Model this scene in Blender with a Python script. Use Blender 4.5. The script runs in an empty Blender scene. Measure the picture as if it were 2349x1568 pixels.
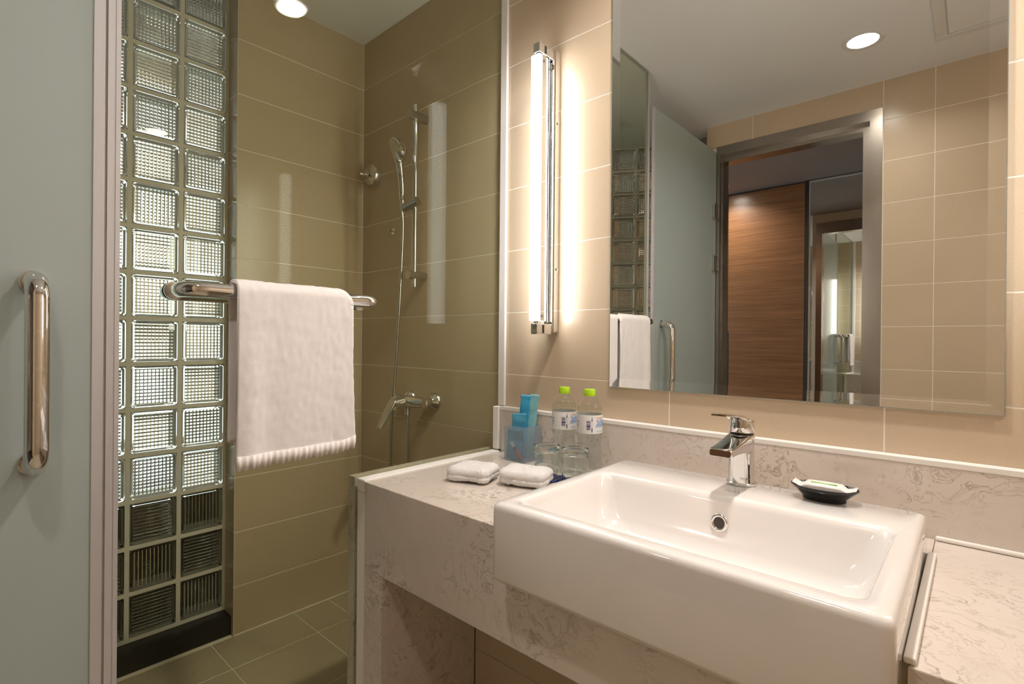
import bpy, bmesh, math, random
from mathutils import Vector, Matrix, noise
random.seed(7)
PI = math.pi
sc = bpy.context.scene
C = sc.collection

# ------------------------------------------------------------------ camera
CAM = Vector((1.1602, -1.2481, 1.0852)); YAW, PIT, ROL, FPX = -0.73202, -0.00169, 0.00891, 1186.34
fw = Vector((math.sin(YAW)*math.cos(PIT), math.cos(YAW)*math.cos(PIT), math.sin(PIT)))
rt = Vector((math.cos(YAW), -math.sin(YAW), 0)); up = rt.cross(fw)
r2 = rt*math.cos(ROL) + up*math.sin(ROL); u2 = up*math.cos(ROL) - rt*math.sin(ROL)
cam = bpy.data.cameras.new('camera'); cam.sensor_fit = 'HORIZONTAL'; cam.sensor_width = 36
cam.lens = FPX*36/2349; cam.clip_start = 0.02
co = bpy.data.objects.new('camera', cam); C.objects.link(co); sc.camera = co
co.matrix_world = Matrix(((r2.x, u2.x, -fw.x, CAM.x), (r2.y, u2.y, -fw.y, CAM.y), (r2.z, u2.z, -fw.z, CAM.z), (0, 0, 0, 1)))

# ------------------------------------------------------------------ world, exposure, render quality
w = bpy.data.worlds.new('world'); sc.world = w; w.use_nodes = True
w.node_tree.nodes['Background'].inputs[0].default_value = (0.5, 0.6, 0.8, 1)
w.node_tree.nodes['Background'].inputs[1].default_value = 0.05
vs = sc.view_settings
vs.view_transform = 'Standard'; vs.look = 'None'; vs.gamma = 1; vs.exposure = 0.32; vs.use_curve_mapping = False
cy = sc.cycles
cy.use_denoising = True; cy.adaptive_threshold = 0.05; cy.max_bounces = 14; cy.diffuse_bounces = 4; cy.glossy_bounces = 8
cy.transmission_bounces = 14; cy.transparent_max_bounces = 24; cy.sample_clamp_indirect = 4.0
cy.caustics_reflective = True; cy.caustics_refractive = True; cy.blur_glossy = 0.3; cy.use_light_tree = False

ZC = 2.378            # bathroom ceiling
DOWN_W, TUBE_S, HALL_W, BED_W, CURT_S = 5.5, 14.0, 6.0, 26.0, 2.6
WARM = (1.0, 0.92, 0.86)

# ------------------------------------------------------------------ lettering (made first, while the scene is still empty)
TX = {}
def _text(body, size, off=0, res=3):
    cu = bpy.data.curves.new('text', 'FONT'); cu.body = body; cu.size = size; cu.align_x = 'CENTER'; cu.align_y = 'CENTER'
    cu.resolution_u = res; cu.offset = off
    o = bpy.data.objects.new('text', cu); C.objects.link(o)
    me = bpy.data.meshes.new_from_object(o.evaluated_get(bpy.context.evaluated_depsgraph_get()))
    bpy.data.objects.remove(o); me.materials.clear(); return me
def text_mesh(body, size, off=0):
    k = (body, size, off)
    if k not in TX: TX[k] = _text(*k)
    return TX[k].copy()
for k in (('TOTO', .0155), ('TOTO', .0105), ('冰', .0225, .0012), ('冰', .0225, .0004), ('露', .0225, .0012), ('露', .0225, .0004)): text_mesh(*k)

# ------------------------------------------------------------------ helpers
def tag(o, label=None, cat=None, group=None, kind=None):
    if label: o['label'] = label
    if cat: o['category'] = cat
    if group: o['group'] = group
    if kind: o['kind'] = kind
    return o
def empty(name, loc=(0, 0, 0)):
    o = bpy.data.objects.new(name, None); o.location = loc; o.empty_display_size = .05; C.objects.link(o); return o
def link(name, me, mat=None, parent=None, loc=None):
    """object from mesh whose vertices are in world space; kept there under its parent"""
    o = bpy.data.objects.new(name, me); C.objects.link(o)
    if mat is not None and not me.materials: me.materials.append(mat)
    if loc is not None: o.location = loc
    if parent is not None:
        o.parent = parent
        o.matrix_parent_inverse = WM(parent).inverted()
    return o
def WM(o):
    m = o.matrix_basis
    if o.parent: m = WM(o.parent) @ o.matrix_parent_inverse @ m
    return m
def obj(name, bm, mat, parent=None, smooth=0, loc=None):
    me = bpy.data.meshes.new(name); bm.normal_update(); bm.to_mesh(me); bm.free()
    if smooth:
        for p in me.polygons: p.use_smooth = True
        if smooth < 180:
            try: me.set_sharp_from_angle(angle=math.radians(smooth))
            except Exception: pass
    return link(name, me, mat, parent, loc)
def box(bm, x0, x1, y0, y1, z0, z1, bev=0, seg=2):
    vs = [bm.verts.new((x, y, z)) for x in (x0, x1) for y in (y0, y1) for z in (z0, z1)]
    f = [(0, 1, 3, 2), (4, 6, 7, 5), (0, 4, 5, 1), (2, 3, 7, 6), (0, 2, 6, 4), (1, 5, 7, 3)]
    fs = [bm.faces.new([vs[i] for i in q]) for q in f]
    if bev:
        es = set(e for q in fs for e in q.edges)
        bmesh.ops.bevel(bm, geom=list(es), offset=bev, segments=seg, profile=.5, affect='EDGES')
    return bm
def nb(): return bmesh.new()
def loft(bm, loops, closed=True, cap0=False, cap1=False, ring=False):
    rows = [[bm.verts.new(p) for p in l] for l in loops]
    n = len(rows[0]); R = len(rows)
    for i in range(R if ring else R-1):
        a, b = rows[i], rows[(i+1) % R]
        for j in range(n if closed else n-1):
            k = (j+1) % n
            bm.faces.new((a[j], a[k], b[k], b[j]))
    if cap0: bm.faces.new(rows[0][::-1])
    if cap1: bm.faces.new(rows[-1])
    return bm
def lathe(bm, prof, cx=0, cy=0, n=32, sx=1, sy=1, cap0=True, cap1=True):
    return loft(bm, [[(cx+r*sx*math.cos(2*PI*i/n), cy+r*sy*math.sin(2*PI*i/n), z) for i in range(n)] for r, z in prof], True, cap0, cap1)
def sweep(bm, path, r, n=16, caps=True, radii=None):
    path = [Vector(p) for p in path]; loops = []
    T = []
    for i in range(len(path)):
        a = path[max(i-1, 0)]; b = path[min(i+1, len(path)-1)]; T.append((b-a).normalized())
    nv = T[0].orthogonal().normalized()
    for i, p in enumerate(path):
        nv = (nv - T[i]*nv.dot(T[i])).normalized(); bv = T[i].cross(nv)
        rr = radii[i] if radii else r
        loops.append([p + (nv*math.cos(2*PI*k/n) + bv*math.sin(2*PI*k/n))*rr for k in range(n)])
    return loft(bm, loops, True, caps, caps)
def cyl(bm, a, b, r, n=24, rb=None):
    return sweep(bm, [a, b], r, n, True, [r, rb if rb is not None else r])
def rrect(x0, x1, y0, y1, r, z, k=8):
    pts = []
    for (cx, cy, a0) in ((x1-r, y1-r, 0), (x0+r, y1-r, PI/2), (x0+r, y0+r, PI), (x1-r, y0+r, 1.5*PI)):
        for i in range(k+1):
            a = a0 + PI/2*i/k; pts.append((cx+r*math.cos(a), cy+r*math.sin(a), z))
    return pts
def bend_path(pts, r, k=8):
    """polyline with rounded corners"""
    pts = [Vector(p) for p in pts]; out = [pts[0]]
    for i in range(1, len(pts)-1):
        a, b, c = pts[i-1], pts[i], pts[i+1]
        u, v = (a-b).normalized(), (c-b).normalized()
        ang = u.angle(v); d = r/math.tan(ang/2); cen = b + (u+v).normalized()*(r/math.sin(ang/2))
        p, q = b+u*d, b+v*d
        for j in range(k+1):
            t = j/k; m = (p-cen).normalized().slerp((q-cen).normalized(), t)*(p-cen).length
            out.append(cen+m)
    out.append(pts[-1]); return out
def noise_shift(me, amp, scale, seed=0):
    off = Vector((seed*3.1, seed*1.7, seed*2.3))
    n = len(me.vertices); co_ = [0.0]*(3*n); nr = [0.0]*(3*n)
    me.vertices.foreach_get('co', co_); me.vertices.foreach_get('normal', nr)
    for i in range(n):
        k = noise.noise(Vector((co_[3*i], co_[3*i+1], co_[3*i+2]))*scale+off)*amp
        for q in range(3): co_[3*i+q] += nr[3*i+q]*k
    me.vertices.foreach_set('co', co_); me.update()

# ------------------------------------------------------------------ materials
def mat(name, col=(.8, .8, .8), rough=.5, metal=0, coat=0, **kw):
    m = bpy.data.materials.new(name); m.use_nodes = True
    b = m.node_tree.nodes['Principled BSDF']
    b.inputs['Base Color'].default_value = (*col, 1); b.inputs['Roughness'].default_value = rough
    b.inputs['Metallic'].default_value = metal; b.inputs['Coat Weight'].default_value = coat
    b.inputs['Coat Roughness'].default_value = .05
    for k, v in kw.items(): b.inputs[k].default_value = v
    return m
def N(m, t, **props):
    n = m.node_tree.nodes.new(t)
    for k, v in props.items(): setattr(n, k, v)
    return n
def L(m, a, b): m.node_tree.links.new(a, b)
def P(m): return m.node_tree.nodes['Principled BSDF']
def pos(m, scale=(1, 1, 1), rot=(0, 0, 0)):
    g = N(m, 'ShaderNodeNewGeometry'); mp = N(m, 'ShaderNodeMapping')
    mp.inputs['Scale'].default_value = scale; mp.inputs['Rotation'].default_value = rot
    L(m, g.outputs['Position'], mp.inputs[0]); return mp.outputs[0]
def ramp(m, fac, stops):
    r = N(m, 'ShaderNodeValToRGB'); e = r.color_ramp.elements
    while len(e) < len(stops): e.new(.5)
    for i, (p, c) in enumerate(stops): e[i].position = p; e[i].color = (*c, 1) if len(c) == 3 else c
    L(m, fac, r.inputs[0]); return r.outputs[0]
def ntex(m, vec, scale, detail=4, rough=.55, dist=0):
    n = N(m, 'ShaderNodeTexNoise'); n.inputs['Scale'].default_value = scale; n.inputs['Detail'].default_value = detail
    n.inputs['Roughness'].default_value = rough; n.inputs['Distortion'].default_value = dist
    L(m, vec, n.inputs['Vector']); return n.outputs[0]
def bump(m, h, strength=.2, dist=.001):
    b = N(m, 'ShaderNodeBump'); b.inputs['Strength'].default_value = strength; b.inputs['Distance'].default_value = dist
    L(m, h, b.inputs['Height']); L(m, b.outputs[0], P(m).inputs['Normal'])
def speckle(name, col, dark, rough, scale=380, bmp=0):
    m = mat(name, col, rough)
    p = pos(m); f = ntex(m, p, scale, 2, .7)
    big = ntex(m, p, 3, 3)
    c1 = ramp(m, f, [(.28, dark), (.42, col), (.75, tuple(min(1, c*1.05) for c in col))])
    mx = N(m, 'ShaderNodeMix', data_type='RGBA', blend_type='MULTIPLY'); mx.inputs[0].default_value = 1
    L(m, c1, mx.inputs[6]); L(m, ramp(m, big, [(.3, (.95, .95, .95)), (.7, (1, 1, 1))]), mx.inputs[7])
    L(m, mx.outputs[2], P(m).inputs['Base Color'])
    if bmp: bump(m, f, bmp, .0005)
    return m

M = {}
M['tile'] = speckle('beige_stone_tile', (.60, .475, .335), (.52, .405, .28), .22)
M['grout'] = mat('cream_grout', (.88, .80, .69), .8)
M['floor_tile'] = speckle('floor_stone_tile', (.46, .38, .26), (.36, .29, .19), .38, 120)
M['floor_grout'] = mat('floor_grout', (.80, .71, .54), .8)
M['ceiling'] = mat('white_ceiling_paint', (.84, .835, .83), .7)
M['white_paint'] = mat('white_lacquer', (.75, .73, .70), .4)
M['ceramic'] = mat('white_glazed_ceramic', (.86, .82, .785), .12, coat=1)
M['silicone'] = mat('white_silicone', (.86, .82, .77), .45)
M['chrome'] = mat('polished_chrome', (.80, .79, .78), .045, 1)
M['satin_chrome'] = mat('satin_chrome', (.62, .61, .59), .22, 1)
M['mirror'] = mat('mirror_silver', (.885, .905, .885), .0, 1)
M['mirror_edge'] = mat('mirror_glass_edge', (.18, .22, .20), .2)
M['alu'] = mat('aluminium_profile', (.58, .565, .57), .42, .35)
M['black_plastic'] = mat('black_plastic', (.012, .012, .014), .35)
M['black_ceramic'] = mat('black_glazed_ceramic', (.008, .007, .007), .10, **{'Specular IOR Level': .3})
M['black_granite'] = speckle('black_granite', (.018, .015, .012), (.008, .007, .006), .3, 300, 0)
M['mortar'] = mat('pale_mortar', (.76, .71, .62), .75)
M['green_cap'] = mat('lime_green_plastic', (.42, .68, .012), .35)
M['dark_wood'] = mat('dark_frame', (.035, .026, .02), .4)
M['ink_blue'] = mat('navy_ink', (.03, .035, .16), .5)
M['ink_sky'] = mat('sky_blue_ink', (.06, .35, .65), .5)
M['ink_royal'] = mat('royal_blue_ink', (.02, .12, .42), .5)
M['ink_ice'] = mat('ice_blue_ink', (.45, .62, .85), .5)
M['ink_red'] = mat('red_ink', (.75, .10, .08), .5)
M['ink_green'] = mat('leaf_green_ink', (.16, .45, .03), .45)
M['ink_grey'] = mat('grey_print', (.10, .095, .09), .5)
M['paper'] = mat('white_label_paper', (.80, .78, .76), .4)
M['carpet'] = mat('dark_carpet', (.035, .028, .022), .95)
M['bed_wall'] = mat('cream_wall_paint', (.70, .62, .50), .8)
M['hall_ceiling'] = mat('hall_ceiling_paint', (.40, .35, .335), .8)

# marble-look stone
def stone():
    m = mat('veined_composite_stone', (.7, .62, .55), .16, coat=.3)
    p = pos(m)
    wv = ntex(m, p, 3.2, 5, .6)
    add = N(m, 'ShaderNodeVectorMath', operation='ADD'); L(m, p, add.inputs[0])
    sc_ = N(m, 'ShaderNodeVectorMath', operation='SCALE'); sc_.inputs[3].default_value = .30
    nn = N(m, 'ShaderNodeTexNoise'); nn.inputs['Scale'].default_value = 7; nn.inputs['Detail'].default_value = 4
    L(m, p, nn.inputs['Vector']); L(m, nn.outputs['Color'], sc_.inputs[0]); L(m, sc_.outputs[0], add.inputs[1])
    v1 = ntex(m, add.outputs[0], 11, 5, .62, 1.6)
    sub = N(m, 'ShaderNodeMath', operation='SUBTRACT'); sub.inputs[1].default_value = .5; L(m, v1, sub.inputs[0])
    ab = N(m, 'ShaderNodeMath', operation='ABSOLUTE'); L(m, sub.outputs[0], ab.inputs[0])
    vein = ramp(m, ab.outputs[0], [(.0, (1, 1, 1)), (.010, (.6, .6, .6)), (.026, (0, 0, 0))])
    mask = ramp(m, ntex(m, p, 6.5, 3, .6), [(.42, (.04, .04, .04)), (.62, (1, 1, 1))])
    mu = N(m, 'ShaderNodeMath', operation='MULTIPLY'); L(m, vein, mu.inputs[0]); L(m, mask, mu.inputs[1])
    blot = ramp(m, ntex(m, add.outputs[0], 16, 4, .6), [(.60, (0, 0, 0)), (.72, (.35, .35, .35))])
    mu3 = N(m, 'ShaderNodeMath', operation='MULTIPLY'); L(m, blot, mu3.inputs[0]); L(m, mask, mu3.inputs[1])
    mu2 = N(m, 'ShaderNodeMath', operation='MULTIPLY_ADD'); mu2.inputs[1].default_value = .75; L(m, mu.outputs[0], mu2.inputs[0]); L(m, mu3.outputs[0], mu2.inputs[2])
    mx = N(m, 'ShaderNodeMix', data_type='RGBA'); L(m, mu2.outputs[0], mx.inputs[0])
    base = ramp(m, wv, [(.3, (.655, .575, .505)), (.7, (.735, .66, .59))])
    L(m, base, mx.inputs[6]); mx.inputs[7].default_value = (.30, .25, .19, 1)
    L(m, mx.outputs[2], P(m).inputs['Base Color']); return m
M['stone'] = stone()

def wood():
    m = mat('oak_veneer', (.25, .12, .05), .34, coat=.3); P(m).inputs['Coat Roughness'].default_value = .22
    p = pos(m, (.35, 3, 14))
    a = ntex(m, p, 6, 8, .65, .4); b = ntex(m, pos(m, (.5, 1, 60)), 9, 3, .6)
    mx = N(m, 'ShaderNodeMix', data_type='RGBA', blend_type='MULTIPLY'); mx.inputs[0].default_value = .6
    L(m, ramp(m, a, [(.3, (.16, .066, .025)), (.7, (.30, .145, .058))]), mx.inputs[6])
    L(m, ramp(m, b, [(.3, (.62, .55, .5)), (.6, (1, 1, 1))]), mx.inputs[7])
    L(m, mx.outputs[2], P(m).inputs['Base Color']); return m
M['wood'] = wood()

M['steel'] = mat('brushed_steel', (.36, .32, .28), .27, 1)

def terry(name, col, sc_=900, st=.6):
    m = mat(name, col, .95)
    P(m).inputs['Sheen Weight'].default_value = .3
    p = pos(m); h = ntex(m, p, sc_, 3, .7); bump(m, h, st, .0015); return m
M['terry'] = terry('white_terry', (.87, .82, .80))
M['terry_bright'] = terry('bright_white_terry', (.84, .81, .79), 700, .8)

def thin_glass(name, tint, refl=1.0, ior=1.5):
    """clear sheet: tinted see-through plus mirror reflection by Fresnel"""
    m = bpy.data.materials.new(name); m.use_nodes = True; nt = m.node_tree; nt.nodes.clear()
    out = N(m, 'ShaderNodeOutputMaterial'); mx = N(m, 'ShaderNodeMixShader')
    tr = N(m, 'ShaderNodeBsdfTransparent'); tr.inputs[0].default_value = (*tint, 1)
    gl = N(m, 'ShaderNodeBsdfGlossy'); gl.inputs['Roughness'].default_value = 0; gl.inputs[0].default_value = (.95, 1, .96, 1)
    fr = N(m, 'ShaderNodeFresnel'); ge = N(m, 'ShaderNodeNewGeometry'); mr = N(m, 'ShaderNodeMapRange')
    mr.inputs['To Min'].default_value = ior; mr.inputs['To Max'].default_value = 1/ior
    L(m, ge.outputs['Backfacing'], mr.inputs[0]); L(m, mr.outputs[0], fr.inputs[0])   # same Fresnel curve on both faces of the sheet
    L(m, fr.outputs[0], mx.inputs[0]); L(m, tr.outputs[0], mx.inputs[1]); L(m, gl.outputs[0], mx.inputs[2])
    L(m, mx.outputs[0], out.inputs[0]); return m
M['clear_glass'] = thin_glass('clear_green_glass', (.92, .935, .87), ior=1.125)
M['clear_pet'] = thin_glass('clear_bottle_plastic', (.97, .97, .97), ior=1.45)
def real_glass(name, col, ior=1.5, rough=0):
    m = bpy.data.materials.new(name); m.use_nodes = True; nt = m.node_tree; nt.nodes.clear()
    out = N(m, 'ShaderNodeOutputMaterial'); g = N(m, 'ShaderNodeBsdfGlass'); g.inputs[0].default_value = (*col, 1)
    g.inputs['IOR'].default_value = ior; g.inputs['Roughness'].default_value = rough
    L(m, g.outputs[0], out.inputs[0]); return m
M['block_glass'] = real_glass('pressed_block_glass', (.985, .995, .992), 1.48)
M['cup_glass'] = real_glass('tumbler_glass', (.975, .99, .98), 1.47)
def frosted(name, col, tr_amt, gloss, rough=.35):
    m = bpy.data.materials.new(name); m.use_nodes = True; nt = m.node_tree; nt.nodes.clear()
    out = N(m, 'ShaderNodeOutputMaterial')
    di = N(m, 'ShaderNodeBsdfDiffuse'); di.inputs[0].default_value = (*col, 1)
    tl = N(m, 'ShaderNodeBsdfTranslucent'); tl.inputs[0].default_value = (*col, 1)
    gl = N(m, 'ShaderNodeBsdfGlossy'); gl.inputs['Roughness'].default_value = gloss; gl.inputs[0].default_value = (.9, .95, .92, 1)
    m1 = N(m, 'ShaderNodeMixShader'); m1.inputs[0].default_value = tr_amt
    m2 = N(m, 'ShaderNodeMixShader'); fr = N(m, 'ShaderNodeFresnel'); ge = N(m, 'ShaderNodeNewGeometry'); mr = N(m, 'ShaderNodeMapRange')
    mr.inputs['To Min'].default_value = 1.4; mr.inputs['To Max'].default_value = 1/1.4
    L(m, ge.outputs['Backfacing'], mr.inputs[0]); L(m, mr.outputs[0], fr.inputs[0])
    L(m, di.outputs[0], m1.inputs[1]); L(m, tl.outputs[0], m1.inputs[2])
    L(m, fr.outputs[0], m2.inputs[0]); L(m, m1.outputs[0], m2.inputs[1]); L(m, gl.outputs[0], m2.inputs[2])
    L(m, m2.outputs[0], out.inputs[0]); return m
M['frosted'] = frosted('frosted_green_glass', (.62, .69, .665), .45, .12)
def frosted_clear(name, tint, cloud, amt):
    """lightly frosted plastic: part see-through, part cloudy"""
    m = bpy.data.materials.new(name); m.use_nodes = True; nt = m.node_tree; nt.nodes.clear()
    out = N(m, 'ShaderNodeOutputMaterial')
    tr = N(m, 'ShaderNodeBsdfTransparent'); tr.inputs[0].default_value = (*tint, 1)
    di = N(m, 'ShaderNodeBsdfDiffuse'); di.inputs[0].default_value = (*cloud, 1)
    mx = N(m, 'ShaderNodeMixShader'); mx.inputs[0].default_value = amt
    L(m, tr.outputs[0], mx.inputs[1]); L(m, di.outputs[0], mx.inputs[2]); L(m, mx.outputs[0], out.inputs[0]); return m
M['frosted_box'] = frosted_clear('frosted_plastic', (.92, .94, .95), (.50, .55, .60), .27)
def emit(name, col, s):
    m = bpy.data.materials.new(name); m.use_nodes = True; nt = m.node_tree; nt.nodes.clear()
    out = N(m, 'ShaderNodeOutputMaterial'); e = N(m, 'ShaderNodeEmission'); e.inputs[0].default_value = (*col, 1); e.inputs[1].default_value = s
    L(m, e.outputs[0], out.inputs[0]); return m
M['tube'] = emit('fluorescent_tube', (1, .985, .99), TUBE_S)
M['lamp'] = emit('downlight_lens', (1, .90, .78), 36)
M['curtain'] = emit('added_curtain_glow', (.82, .92, 1.0), CURT_S)  # unseen glowing curtain, added to brighten the glass blocks
for k in ('lamp', 'curtain'): M[k].cycles.emission_sampling = 'NONE'     # left out of light sampling; no lamp stands behind the curtain
def sachet(name, col):
    m = mat(name, col, .32); p = pos(m); bump(m, ntex(m, p, 90, 3), .35, .003); return m
M['sachet_blue'] = sachet('blue_foil', (.028, .30, .52))
M['sachet_teal'] = sachet('teal_foil', (.19, .46, .50))
M['sachet_pale'] = sachet('sky_blue_foil', (.06, .33, .50))
M['wrap'] = sachet('white_wrapper', (.82, .79, .76))

# ------------------------------------------------------------------ tiles
TC = {}
def tile_mesh(w_, h_, t, bev):
    k = (round(w_, 4), round(h_, 4), t)
    if k not in TC:
        a, b = w_/2, h_/2
        vs = [(-a, -b, -t), (a, -b, -t), (a, b, -t), (-a, b, -t), (-a, -b, -bev), (a, -b, -bev), (a, b, -bev), (-a, b, -bev),
              (-a+bev, -b+bev, 0), (a-bev, -b+bev, 0), (a-bev, b-bev, 0), (-a+bev, b-bev, 0)]
        fs = [(8, 9, 10, 11)] + [(i, (i+1) % 4, 4+(i+1) % 4, 4+i) for i in range(4)] + [(4+i, 4+(i+1) % 4, 8+(i+1) % 4, 8+i) for i in range(4)]
        me = bpy.data.meshes.new('tile'); me.from_pydata(vs, [], fs); TC[k] = me
    return TC[k]
def tile(parent, u0, u1, v0, v1, place, mt, gap=.0030, t=.005, bev=.0005):
    """one tile between joint lines u0..u1, v0..v1; place(u, v) -> matrix with local z the outward normal"""
    if u1-u0 < gap*2 or v1-v0 < gap*2: return
    me = tile_mesh(u1-u0-gap, v1-v0-gap, t, bev)
    if not me.materials: me.materials.append(mt)
    o = bpy.data.objects.new('tile', me); C.objects.link(o)
    mw = place((u0+u1)/2, (v0+v1)/2); mw = mw @ Matrix.Translation((0, 0, random.uniform(-.0002, .0002)))
    o.parent = parent; o.matrix_parent_inverse = WM(parent).inverted(); o.matrix_basis = mw
    return o
def frame_m(o, ex, ey, ez):
    return Matrix(((ex[0], ey[0], ez[0], o[0]), (ex[1], ey[1], ez[1], o[1]), (ex[2], ey[2], ez[2], o[2]), (0, 0, 0, 1)))
def grid(parent, us, vs, place, mt, skip=lambda u0, u1, v0, v1: False, **kw):
    for i in range(len(us)-1):
        for j in range(len(vs)-1):
            if not skip(us[i], us[i+1], vs[j], vs[j+1]): tile(parent, us[i], us[i+1], vs[j], vs[j+1], place, mt, **kw)
ROWS = [0.0] + [ZC-.2*k for k in range(11, -1, -1)]

# ================================================================== SETTING
XR, YF, XW, Y1 = 1.62, -1.86, -.847, -.52
def struct(name, bm, m, parent=None, smooth=0):
    o = obj(name, bm, m, parent, smooth)
    if parent is None: o['kind'] = 'structure'
    return o
# mirror wall (y = 0 is the tile face)
wm = struct('wall_mirror', box(nb(), XW-.08, XR+.12, .0007, .10, 0, ZC), M['grout'])
pm = lambda u, v: frame_m((u, 0, v), (1, 0, 0), (0, 0, 1), (0, -1, 0))
for j in range(len(ROWS)-1):
    us = [XW, -.021, .579, 1.026, 1.473, XR] if j % 1 == 0 else []
    grid(wm, us, ROWS[j:j+2], pm, M['tile'])
# shower side wall, tile face x = XW
ws = struct('wall_shower', box(nb(), XW-.10, XW-.0007, Y1-.0, .0, 0, ZC), M['grout'])
pl = lambda u, v: frame_m((XW, u, v), (0, 1, 0), (0, 0, 1), (1, 0, 0))
pl = lambda u, v: frame_m((XW, u, v), (0, -1, 0), (0, 0, 1), (-1, 0, 0)) @ Matrix.Rotation(PI, 4, 'Y')
grid(ws, [Y1, 0], ROWS, pl, M['tile'])
# its jamb return facing the glass blocks
pj = lambda u, v: frame_m((u, Y1-.0005, v), (1, 0, 0), (0, 0, 1), (0, -1, 0))
grid(ws, [XW-.098, XW-.001], ROWS, pj, M['tile'], t=.0004, bev=.0002)
# entry wall with the doorway, tile face y = YF
we = nb()
DX0, DX1, DZ = .0, .81, 2.235
box(we, DX1, XR+.1, YF-.10, YF-.0007, 0, ZC); box(we, -.056, DX1, YF-.10, YF-.0007, DZ, ZC); box(we, -.056, DX0, YF-.10, YF-.0007, 0, DZ)
we = struct('wall_entry', we, M['grout'])
pe = lambda u, v: frame_m((u, YF, v), (-1, 0, 0), (0, 0, 1), (0, 1, 0))
RE = [0, .18, .375, .573, .775, .965, 1.172, 1.372, 1.574, 1.775, 1.98, 2.181, ZC]
grid(we, [DX1+.002, 1.009, XR], RE, pe, M['tile'])
grid(we, [-.056, .204, DX1+.002], [DZ+.002, ZC], pe, M['tile'])
# right wall
wr = struct('wall_right', box(nb(), XR+.0007, XR+.1, YF, 0, 0, ZC), M['grout'])
pr_ = lambda u, v: frame_m((XR, u, v), (0, -1, 0), (0, 0, 1), (-1, 0, 0))
grid(wr, [YF, -1.2, -.6, 0], ROWS, pr_, M['tile'])
# floor
fl = struct('floor', box(nb(), -1.0, XR+.1, -2.06, .1, -.10, -.0008), M['floor_grout'])
pf = lambda u, v: frame_m((u, v, 0), (1, 0, 0), (0, 1, 0), (0, 0, 1))
fx = [XW, -.650] + [-.650+.2965*k for k in range(1, 8)] + [XR]
fy = [YF-.09] + [-.593-.2965*k for k in range(4, 0, -1)] + [-.593, -.2965, 0]
grid(fl, fx[1:], fy, pf, M['floor_tile'])
grid(fl, fx[:2], [YF-.09+.9] + fy[-5:-1] + [-.148, 0] if False else [-.93, -.889, -.593, -.2965, -.148, 0], pf, M['floor_tile'])
obj('floor_bead', box(nb(), XW+.0002, XW+.006, Y1, -.0065, .0002, .005, .001), M['floor_grout'], fl)
obj('floor_bead', box(nb(), XW+.0002, -.06, -.0062, -.0003, .0002, .005, .001), M['floor_grout'], fl)
# ceiling (bathroom)
ce = struct('ceiling', box(nb(), -1.03, XR+.1, -2.0, .1, ZC, ZC+.12), M['ceiling'])

# ---- curved glass-block wall
wb = empty('wall_glass_block'); wb['kind'] = 'structure'
XB, YS, RB = -.93, -1.2, .757            # inner face line, arc start, arc radius
def curve(s, off=0):
    """point and tangent at arc length s from the jamb, off = outward offset"""
    y0 = Y1
    ls = y0-YS
    if s <= ls: return Vector((XB-off, y0-s, 0)), Vector((0, -1, 0)), Vector((1, 0, 0))
    a = (s-ls)/RB; c = Vector((XB+RB, YS, 0)); nrm = Vector((math.cos(a), math.sin(a), 0))
    return c - nrm*(RB+off), Vector((math.sin(a), -math.cos(a), 0)), nrm
MW, MH, Z0, NROW = .1493, .1535, .070, 15
S0 = .004; NCOL = 12
STOT = S0+MW*NCOL
# sill of black granite under the blocks, following the curve
def strip(bm, o0, o1, z0, z1, s0, s1, n):
    loops = []
    for i in range(n+1):
        s = s0+(s1-s0)*i/n; a, _, nr = curve(s); loops.append([a-nr*o0+Vector((0, 0, z0)), a-nr*o1+Vector((0, 0, z0)), a-nr*o1+Vector((0, 0, z1)), a-nr*o0+Vector((0, 0, z1))])
    return loft(bm, loops, True, True, True)
obj('sill', strip(nb(), -.062, .085, 0, Z0-.002, 0, STOT, 40), M['black_granite'], wb)
mo = nb()
GAP = .0125
for r in range(NROW+1):
    zc_ = Z0+GAP/2+MH*r; strip(mo, .0018, .0765, zc_-GAP/2-.0006, min(zc_+GAP/2+.0006, ZC), 0, STOT, 48)
for c in range(NCOL+1):
    s = S0+MW*c
    strip(mo, .0020, .0760, Z0, ZC, max(0, s-GAP/2-.0006), min(STOT, s+GAP/2+.0006), 2)
obj('mortar', mo, M['mortar'], wb)
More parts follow.
